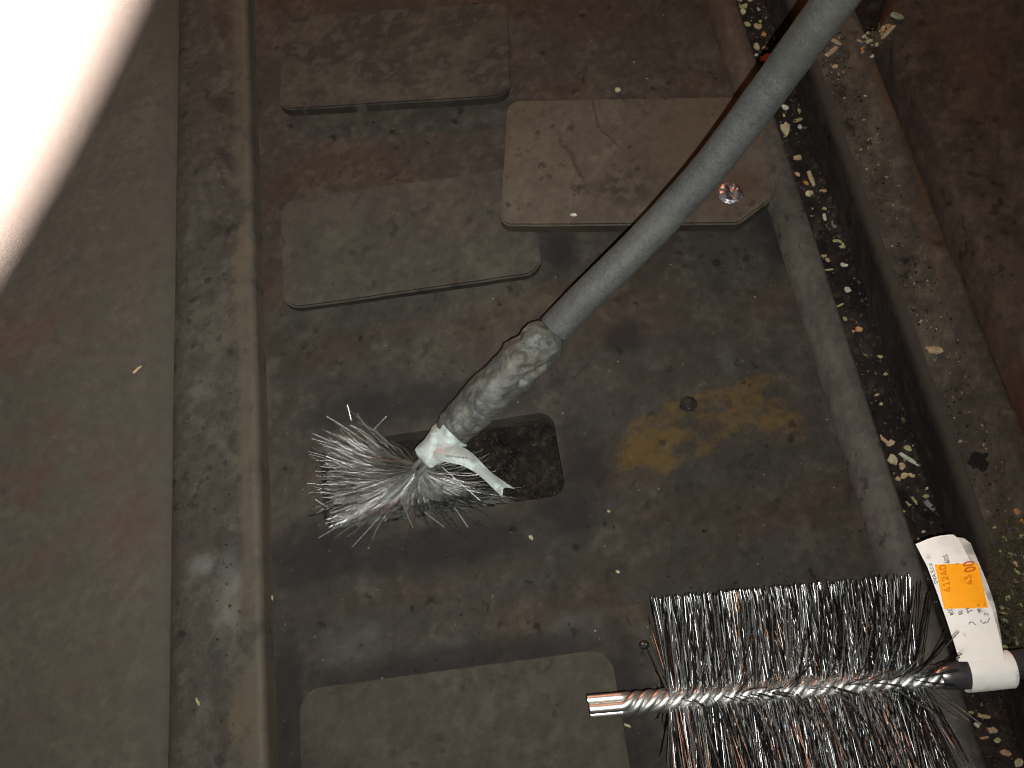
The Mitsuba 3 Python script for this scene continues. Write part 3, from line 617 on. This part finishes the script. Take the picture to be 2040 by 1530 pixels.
write('#', 1953, 1207, 6, -.22, -.97, 'ink_faint', 'handwriting', stk, .00026); write('<', 1964, 1206, 6, -.22, -.97, 'ink_marker', 'handwriting', stk, .00026)
scr = []
for (cx, cy, pts) in [(1937, 1240, [(-6, 4), (-3, -1), (2, 0), (4, 3), (8, 5)]), (1962, 1238, [(-8, -4), (-6, 2), (-2, 4), (1, 0), (4, 3), (7, -1), (10, -6)]), (1965, 1224, [(-4, 2), (-1, -2), (2, 1), (4, -2)])]:
    p = smooth_path([tag_pt2(cx + a, cy + b, .0003) for a, b in pts], 10); scr.append(p)
obj('scribble', many_tubes(np.array(scr), .00022, 4), 'ink', tg2, False, label='black pen scribble')

# ------------------------------------------------------------------ wood chips, crumbs and grit
RC = random.Random(21); gc = np.random.default_rng(8)
def chip_mesh(lx, ly, seed, stick=False, curl=0.0):
    g = np.random.default_rng(seed); n = 9 if not stick else 8
    th = np.sort(g.uniform(0, 2 * np.pi, n)) if not stick else None
    if stick: pts = np.array([(-1, -.7), (-.3, -1), (.5, -.8), (1, -.5), (.95, .6), (.3, 1), (-.4, .8), (-1, .9)]) * g.uniform(.85, 1.15, (8, 2))
    else:
        th = np.linspace(0, 2 * np.pi, n, endpoint=False) + g.uniform(-.25, .25, n); rr = g.uniform(.62, 1.1, n); pts = np.stack([np.cos(th) * rr, np.sin(th) * rr], 1)
    pts = pts * [lx / 2, ly / 2]; h = min(lx, ly) * .16 + .0003
    bend = curl * (pts[:, 0] / (lx / 2)) ** 2 * lx * .4
    dz = g.uniform(-1, 1, n) * h * .5 + bend
    top = np.c_[pts * .92, h + dz]; bot = np.c_[pts, dz - h * .2]; c = [[0, 0, h * 1.3], [0, 0, -h * .3]]
    v = np.vstack([top, bot, c]); i = np.arange(n); j = (i + 1) % n
    f = np.vstack([np.stack([np.full(n, 2 * n), i, j], 1), np.stack([i, i + n, j + n], 1), np.stack([i, j + n, j], 1), np.stack([np.full(n, 2 * n + 1), j + n, i + n], 1)])
    return tri(v, f)
def curl_mesh(L, r):
    t = np.linspace(0, 1, 14); a = t * 4.6; p = np.stack([L * .32 * np.cos(a) * (1 - .35 * t), L * .5 * (t - .5) + L * .2 * np.sin(a), .0012 + .0015 * t], 1)
    return tube(p, r * (1 - .5 * t), 6)
def chip(px, py, z, lpx, wpx, ang, col, label=None, group=None, cat='wood chip', stick=None, curl=0.0, name='wood_chip'):
    q = at(px, py, z); k = np.linalg.norm(q - CAM) / PX
    m = chip_mesh(lpx * k, wpx * k, RC.randrange(10**6), (lpx > 2 * wpx) if stick is None else stick, curl)
    M = trimesh.transformations.euler_matrix(RC.uniform(-.28, .28), RC.uniform(-.28, .28), math.radians(-ang)); M[:3, 3] = [q[0], q[1], z + .0012]
    m.apply_transform(M); single(name, m, 'chip_' + col, label, cat, False, group)
ZG = -.0395; G1 = 'pale wood chips lying in the gutter'
named = [  # the chips one can point to
 (1563, 260, ZG, 34, 19, 100, 'pale', 'largest pale wood chip in the gutter, just below the pipe'),
 (1589, 316, ZG, 16, 14, 10, 'tan', 'round pinkish wood chip alone in the gutter beside the welded plate'),
 (1615, 358, ZG, 32, 9, 80, 'tan', 'long tan wood sliver standing lengthwise in the gutter near the weld bead'),
 (1612, 387, ZG, 18, 15, 20, 'pale', 'square yellowish white wood chip in the gutter, level with the weld bead'),
 (1639, 383, ZG, 13, 11, 0, 'tan', 'small tan wood chip in the gutter against the black wall'),
 (1687, 579, ZG, 17, 12, 70, 'white', 'bright white rectangular chip halfway down the gutter'),
 (1709, 658, ZG, 15, 14, 30, 'orange', 'single orange wood chip in the middle of the gutter'),
 (1810, 916, ZG, 40, 8, 42, 'white', 'white pointed wood sliver in the lower gutter'),
 (1777, 918, ZG, 25, 20, 60, 'pale', 'large pale green-white wood chip in the lower gutter by the rim'),
 (1795, 929, ZG, 19, 13, 100, 'tan', 'tan wood chip touching the large pale one in the lower gutter'),
 (1773, 884, ZG, 18, 13, 0, 'tan', 'tan rounded wood chip above the large pale chip in the lower gutter'),
 (1760, 878, ZG, 24, 8, 65, 'tan', 'narrow tan chip against the rim in the lower gutter'),
 (1807, 894, ZG, 17, 12, 10, 'yellow', 'olive wood chip against the black wall in the lower gutter'),
 (1850, 1008, ZG, 24, 10, 65, 'grey', 'greyish wood sliver in the gutter above the paper tag'),
 (1822, 1000, ZG, 21, 6, 75, 'yellow', 'thin yellowish wood sliver in the gutter above the paper tag'),
 (1844, 974, ZG, 10, 7, 0, 'white', 'tiny white chip by the black wall above the paper tag'),
 (1525, 118, ZG, 34, 12, -50, 'red', 'sliver painted red-orange as by warm light, in the gutter behind the pipe'),  # warm light on the sliver put into its colour
 (1509, 55, ZG, 16, 13, 0, 'tan', 'pinkish wood chip in the far gutter behind the pipe'),
 (1520, 71, ZG, 12, 11, 90, 'orange', 'wood chip with top painted orange as by warm light, in the far gutter behind the pipe'),  # orange of the warm light painted into this chip
 (1524, 99, ZG, 14, 10, 40, 'green', 'pale green chip in the far gutter next to the red sliver'),
 (1507, 96, ZG, 22, 13, 80, 'yellow', 'ochre wood chip in the far gutter next to the red sliver'),
 (1489, 51, ZG, 17, 10, 60, 'yellow', 'greenish yellow wood chip at the top of the gutter by the rim'),
 (1510, 21, ZG, 10, 6, 70, 'pale', 'small pale chip at the top of the gutter near the picture edge'),
 (1858, 698, .0095, 34, 19, 25, 'tan', 'large tan wood chip lying alone on the outer ledge'),
 (1656, 106, .0095, 34, 10, -38, 'tan', 'tan wood stick on the outer ledge right beside the pipe'),
 (1664, 86, .0095, 26, 9, 60, 'tan', 'upper tan wood stick on the outer ledge right beside the pipe'),
 (1662, 135, .0095, 13, 9, 40, 'tan', 'tan crumb below the wood sticks on the outer ledge'),
 (1785, 35, .013, 30, 15, 20, 'green', 'large pale green wood shaving at the casing corner, top right'),
 (1768, 66, .011, 34, 9, -35, 'tan', 'long grey-tan splinter at the casing corner below the green shaving'),
 (1709, 86, .011, 14, 9, 20, 'tan', 'tan chip at the left end of the debris heap, top right'),
 (1737, 115, .012, 9, 7, 0, 'white', 'lone white crumb on the rusty step, top right'),
 (2024, 1021, .0115, 14, 12, 20, 'orange', 'orange-tan wood chip on the outer ledge right of the paper tag'),
 (1979, 1051, .0105, 9, 8, 0, 'tan', 'small round tan chip on the outer ledge right of the paper tag'),
 (2036, 1041, .0115, 15, 11, 60, 'orange', 'brownish orange chip at the right picture edge above the tag'),
 (1230, 181, .0002, 14, 11, 0, 'pale', 'pale wood chip on the floor above the welded plate'),
 (541, 1188, .0002, 16, 6, 70, 'yellow', 'yellowish splinter on the floor at the foot of the left ledge'),
 (1058, 1072, .0002, 12, 8, 60, 'pale', 'pale crumb on the floor below the flue opening'),
 (1230, 1140, .0002, 9, 6, 40, 'pale', 'pale crumb on the bare floor above the new brush'),
 (1212, 1020, .0002, 8, 6, 20, 'yellow', 'yellowish crumb on the floor right of the flue opening'),
 (275, 738, .0225, 20, 5, -40, 'tan', 'slim tan splinter lying on the left steel panel'),
 (395, 1398, .0205, 14, 5, 70, 'yellow', 'yellowish sliver on the lower left ledge strip'),
 (1250, 1446, .0002, 13, 4, 30, 'pale', 'pale sliver on the floor below the end of the twisted shaft'),
 (1910, 1370, ZG, 30, 6, 15, 'yellow', 'yellowish straw in the gutter under the paper tag wrap'),
 (1855, 1515, ZG, 38, 18, 70, 'yellow', 'olive yellow wood shaving in the gutter at the bottom edge'),
 (1143, 430, .0225, 13, 6, 20, 'white', 'small white flake on the left part of the welded plate'),
]
for a in named: chip(*a)
cu = curl_mesh(.013, .0012); cu.apply_translation([*w(1667, 486, ZG), ZG + .001]); single('wood_shaving', cu, 'chip_yellow', 'curled yellow wood shaving in the gutter', 'wood shaving', True)
cu = curl_mesh(.010, .0008); cu.apply_transform(trimesh.transformations.rotation_matrix(2.2, [0, 0, 1])); cu.apply_translation([*w(1660, 452, ZG), ZG + .001]); single('wood_shaving', cu, 'chip_grey', 'curled greyish wood shaving in the gutter above the yellow one', 'wood shaving', True)
extra = [(1563, 216, 18, 9, 40, 'white'), (1561, 232, 9, 6, 90, 'yellow'), (1592, 222, 16, 8, -60, 'yellow'), (1590, 241, 20, 7, -20, 'yellow'), (1592, 255, 11, 9, 0, 'white'), (1588, 349, 13, 9, 60, 'tan'), (1605, 367, 13, 9, 60, 'orange'), (1642, 418, 12, 7, 40, 'yellow'), (1642, 435, 15, 6, 90, 'white'), (1677, 493, 14, 9, 0, 'yellow'), (1648, 520, 13, 9, 30, 'tan'), (1640, 512, 12, 6, 10, 'tan'), (1680, 530, 15, 11, 30, 'white'), (1650, 539, 16, 4, 10, 'yellow'), (1672, 610, 17, 4, -10, 'yellow'), (1682, 637, 12, 9, 70, 'yellow'), (1763, 747, 9, 8, 0, 'tan'), (1752, 712, 12, 8, 20, 'yellow'), (1746, 788, 11, 6, 0, 'tan'), (1754, 806, 8, 7, 0, 'pale'), (1800, 949, 17, 12, 0, 'tan'), (1815, 948, 14, 10, 30, 'tan'), (1787, 955, 12, 9, 60, 'tan'), (1824, 870, 10, 7, 40, 'grey'), (1798, 836, 8, 6, 0, 'grey'), (1798, 1020, 9, 7, 0, 'tan'), (1808, 1005, 11, 5, 70, 'yellow'), (1843, 990, 12, 8, 0, 'yellow'), (1838, 1060, 8, 6, 0, 'pale'), (1829, 1076, 9, 7, 60, 'yellow'), (1482, 14, 16, 12, 0, 'yellow'), (1480, 26, 14, 9, 60, 'pale'), (1473, 2, 12, 8, 0, 'yellow'), (1495, 2, 16, 8, 0, 'yellow'), (1506, 112, 8, 6, 0, 'white'), (1514, 45, 8, 6, 0, 'yellow'), (1517, 118, 9, 8, 0, 'tan'), (1930, 1420, 16, 6, 10, 'yellow'), (1945, 1445, 13, 9, 40, 'white'), (1960, 1428, 20, 8, 20, 'tan'), (1975, 1455, 22, 12, 20, 'tan'), (1985, 1475, 12, 9, 0, 'yellow'), (1960, 1470, 16, 5, 0, 'tan'), (2000, 1500, 20, 14, 30, 'tan'), (2025, 1520, 22, 14, 0, 'pale')]
CN = {'pale': 'pale', 'white': 'whitish', 'tan': 'tan', 'orange': 'orange', 'yellow': 'yellowish', 'red': 'reddish', 'green': 'greenish', 'grey': 'grey'}
def gut_label(a):
    y = a[1]; where = 'at the far end of the gutter behind the pipe' if y < 150 else 'in the upper gutter beside the welded plate' if y < 460 else 'in the middle of the gutter' if y < 720 else 'in the lower gutter above the paper tag' if y < 1100 else 'in the gutter below the paper tag'
    kind = 'thin' if a[2] > 2 * a[3] else 'small'
    return f'{kind} {CN[a[5]]} wood chip {where}', f'{kind} {CN[a[5]]} chips {where}'
for a in extra: chip(*a[:2], ZG, *a[2:], *gut_label(a))
G2 = 'chips of the debris heap at the top right'
for k in range(22):
    px = RC.uniform(1706, 1775); py = 96 - (px - 1706) * .62 + RC.gauss(0, 9)
    chip(px, py, .010 + RC.random() * .004, RC.uniform(6, 12), RC.uniform(4, 8), RC.uniform(0, 180), *(lambda c: (c, f'small {CN[c]} chip of the debris heap beyond the outer ledge, top right', f'{CN[c]} ' + G2))(RC.choice(['yellow', 'tan', 'pale', 'grey', 'orange'])))
G3 = 'chips scattered on the outer ledge beside the tag'
for k in range(34):
    px = RC.uniform(1988, 2045); py = RC.uniform(1020, 1330)
    if px < 1985 + max(0, 1120 - py) * .3: continue
    chip(px, py, .0105, RC.uniform(6, 17), RC.uniform(5, 11), RC.uniform(0, 180), *(lambda c: (c, f'small {CN[c]} wood chip in the debris right of the paper tag', f'{CN[c]} ' + G3))(RC.choice(['yellow', 'tan', 'grey', 'yellow', 'green'])))
def crumbs(n, sampler, size, mat, name, label, cat, seed):
    g = np.random.default_rng(seed); V, F = [], []; base = np.array([[1, 0, 0], [-.6, .8, 0], [-.5, -.9, 0], [0, 0, .9]]); fc = np.array([[0, 1, 3], [1, 2, 3], [2, 0, 3], [0, 2, 1]])
    for k in range(n):
        x, y, z = sampler(g); s = size * g.lognormal(0, .45); a = g.uniform(0, 6.28); R = np.array([[math.cos(a), -math.sin(a), 0], [math.sin(a), math.cos(a), 0], [0, 0, 1]])
        V.append((base * g.uniform(.5, 1.3, (4, 3)) * s) @ R.T + [x, y, z]); F.append(fc + 4 * k)
    obj(name, tri(np.vstack(V), np.vstack(F)), mat, None, False, kind='stuff', label=label, category=cat)
def sg_gutter(g):
    y = g.uniform(-.05, .66); return g.uniform(.236, .2735), y, ZG + g.uniform(-.0005, .0012)
def sg_gutter2(g):
    return min(.2735, max(.236, g.choice([.238, .2725]) + g.normal(0, .0045))), g.uniform(-.05, .66), ZG + g.uniform(0, .0035)
crumbs(1500, sg_gutter2, .0015, 'soot', 'soot_crumbs', 'black soot lumps piled along both sides of the gutter', 'soot', 21)
crumbs(700, sg_gutter2, .00085, 'chip_umber', 'sawdust', 'brown sawdust mixed into the soot of the gutter', 'sawdust', 22)
crumbs(2200, sg_gutter, .0010, 'soot', 'soot_crumbs', 'black crumbly soot covering the gutter bottom', 'soot', 1)
crumbs(420, sg_gutter, .00060, 'chip_grey', 'dust_crumbs', 'fine grey crumbs scattered over the gutter bottom', 'crumbs', 2)
crumbs(260, sg_gutter, .00065, 'chip_tan', 'wood_crumbs', 'fine tan wood crumbs scattered over the gutter bottom', 'crumbs', 3)
def sg_floor(g):
    while True:
        x, y = g.uniform(-.17, .21), g.uniform(-.02, .70)
        if not (HX0 - .002 < x < HX1 + .002 and HY0 - .002 < y < HY1 + .002) and g.random() < (1.0 if y < .3 else .35): return x, y, .0003
crumbs(300, sg_floor, .00034, 'chip_white', 'grit', 'tiny pale grit specks sprinkled over the dark floor', 'grit', 4)
crumbs(500, sg_floor, .00060, 'soot', 'soot_specks', 'tiny black specks sprinkled over the floor', 'grit', 5)
def sg_out(g): return g.uniform(.281, .320), g.uniform(-.05, .57), .0105
crumbs(500, sg_out, .00055, 'chip_tan', 'rust_crumbs', 'tiny brown crumbs on the rough outer ledge', 'crumbs', 6)
crumbs(700, sg_out, .00085, 'soot', 'scale_crumbs', 'dark rust scale flakes on the outer ledge', 'crumbs', 7)
def sg_pile(g):
    a = at(g.uniform(1965, 2050), g.uniform(1030, 1340), .011); return a[0], a[1], .0112 + g.uniform(0, .003)
crumbs(1500, sg_pile, .0010, 'chip_umber', 'sawdust_heap', 'yellowish brown debris heap on the ledge right of the paper tag', 'debris', 8)
def sg_pile2(g):
    px = g.uniform(1704, 1780); a = at(px, 96 - (px - 1706) * .62 + g.normal(0, 10), .012); return a[0], a[1], .0095 + g.uniform(0, .003)
crumbs(420, sg_pile2, .0010, 'chip_umber', 'sawdust_heap', 'yellowish debris heap beyond the outer ledge at the top right', 'debris', 9)
def sg_strip(g): return -.196 + g.normal(0, .004), g.uniform(0, .55), .0203
crumbs(260, sg_strip, .00042, 'slag', 'tar_specks', 'small glossy tar specks along the left ledge strip', 'specks', 10)
def sg_ash(g): return g.uniform(HX0 + .06, HX1), g.uniform(HY0, HY1), -.0165 + g.uniform(-.001, .001)
crumbs(380, sg_ash, .00042, 'chip_umber', 'ash_crumbs', 'fine brown crumbs on the ash inside the flue opening', 'crumbs', 11)
crumbs(900, sg_ash, .0010, 'soot', 'ash_crumbs', 'black soot granules on the ash inside the flue opening', 'crumbs', 12)

# ------------------------------------------------------------------ glowing globe added for an unidentified bright shape at the top left
lp = thing('glare_globe', 'blurred glaring white globe standing in for an unidentified bright shape in the top left corner', 'glare_globe')
dv = FWD * math.cos(math.radians(96)) + (UP * .47 - RIGHT * .882) * math.sin(math.radians(96)); dv /= np.linalg.norm(dv); LC = CAM + dv * .100; LR = .09985 * math.sin(math.radians(67.2))
gm = trimesh.creation.icosphere(5, LR); gm.apply_translation(LC)
scene[lp + '__globe'] = mikit.ply(gm, 'globe_surface', True, emitter={'type': 'area', 'radiance': {'type': 'rgb', 'value': GLARE_L}})
ax = -RIGHT * .6 + UP * .8; ax /= np.linalg.norm(ax)  # unseen socket and cable added to the globe
obj('unseen_socket', tube([LC + ax * .090, LC + ax * .096, LC + ax * .132, LC + ax * .142], [.020, .024, .022, .012], 24), 'socket_plastic', lp, 40)
obj('unseen_cable', tube(smooth_path([LC + ax * .141, LC + ax * .17 + [0, 0, .03], LC + ax * .22 + [0, 0, .12], LC + ax * .25 + [0, 0, .3]], 20), .004, 8), 'socket_plastic', lp, True)
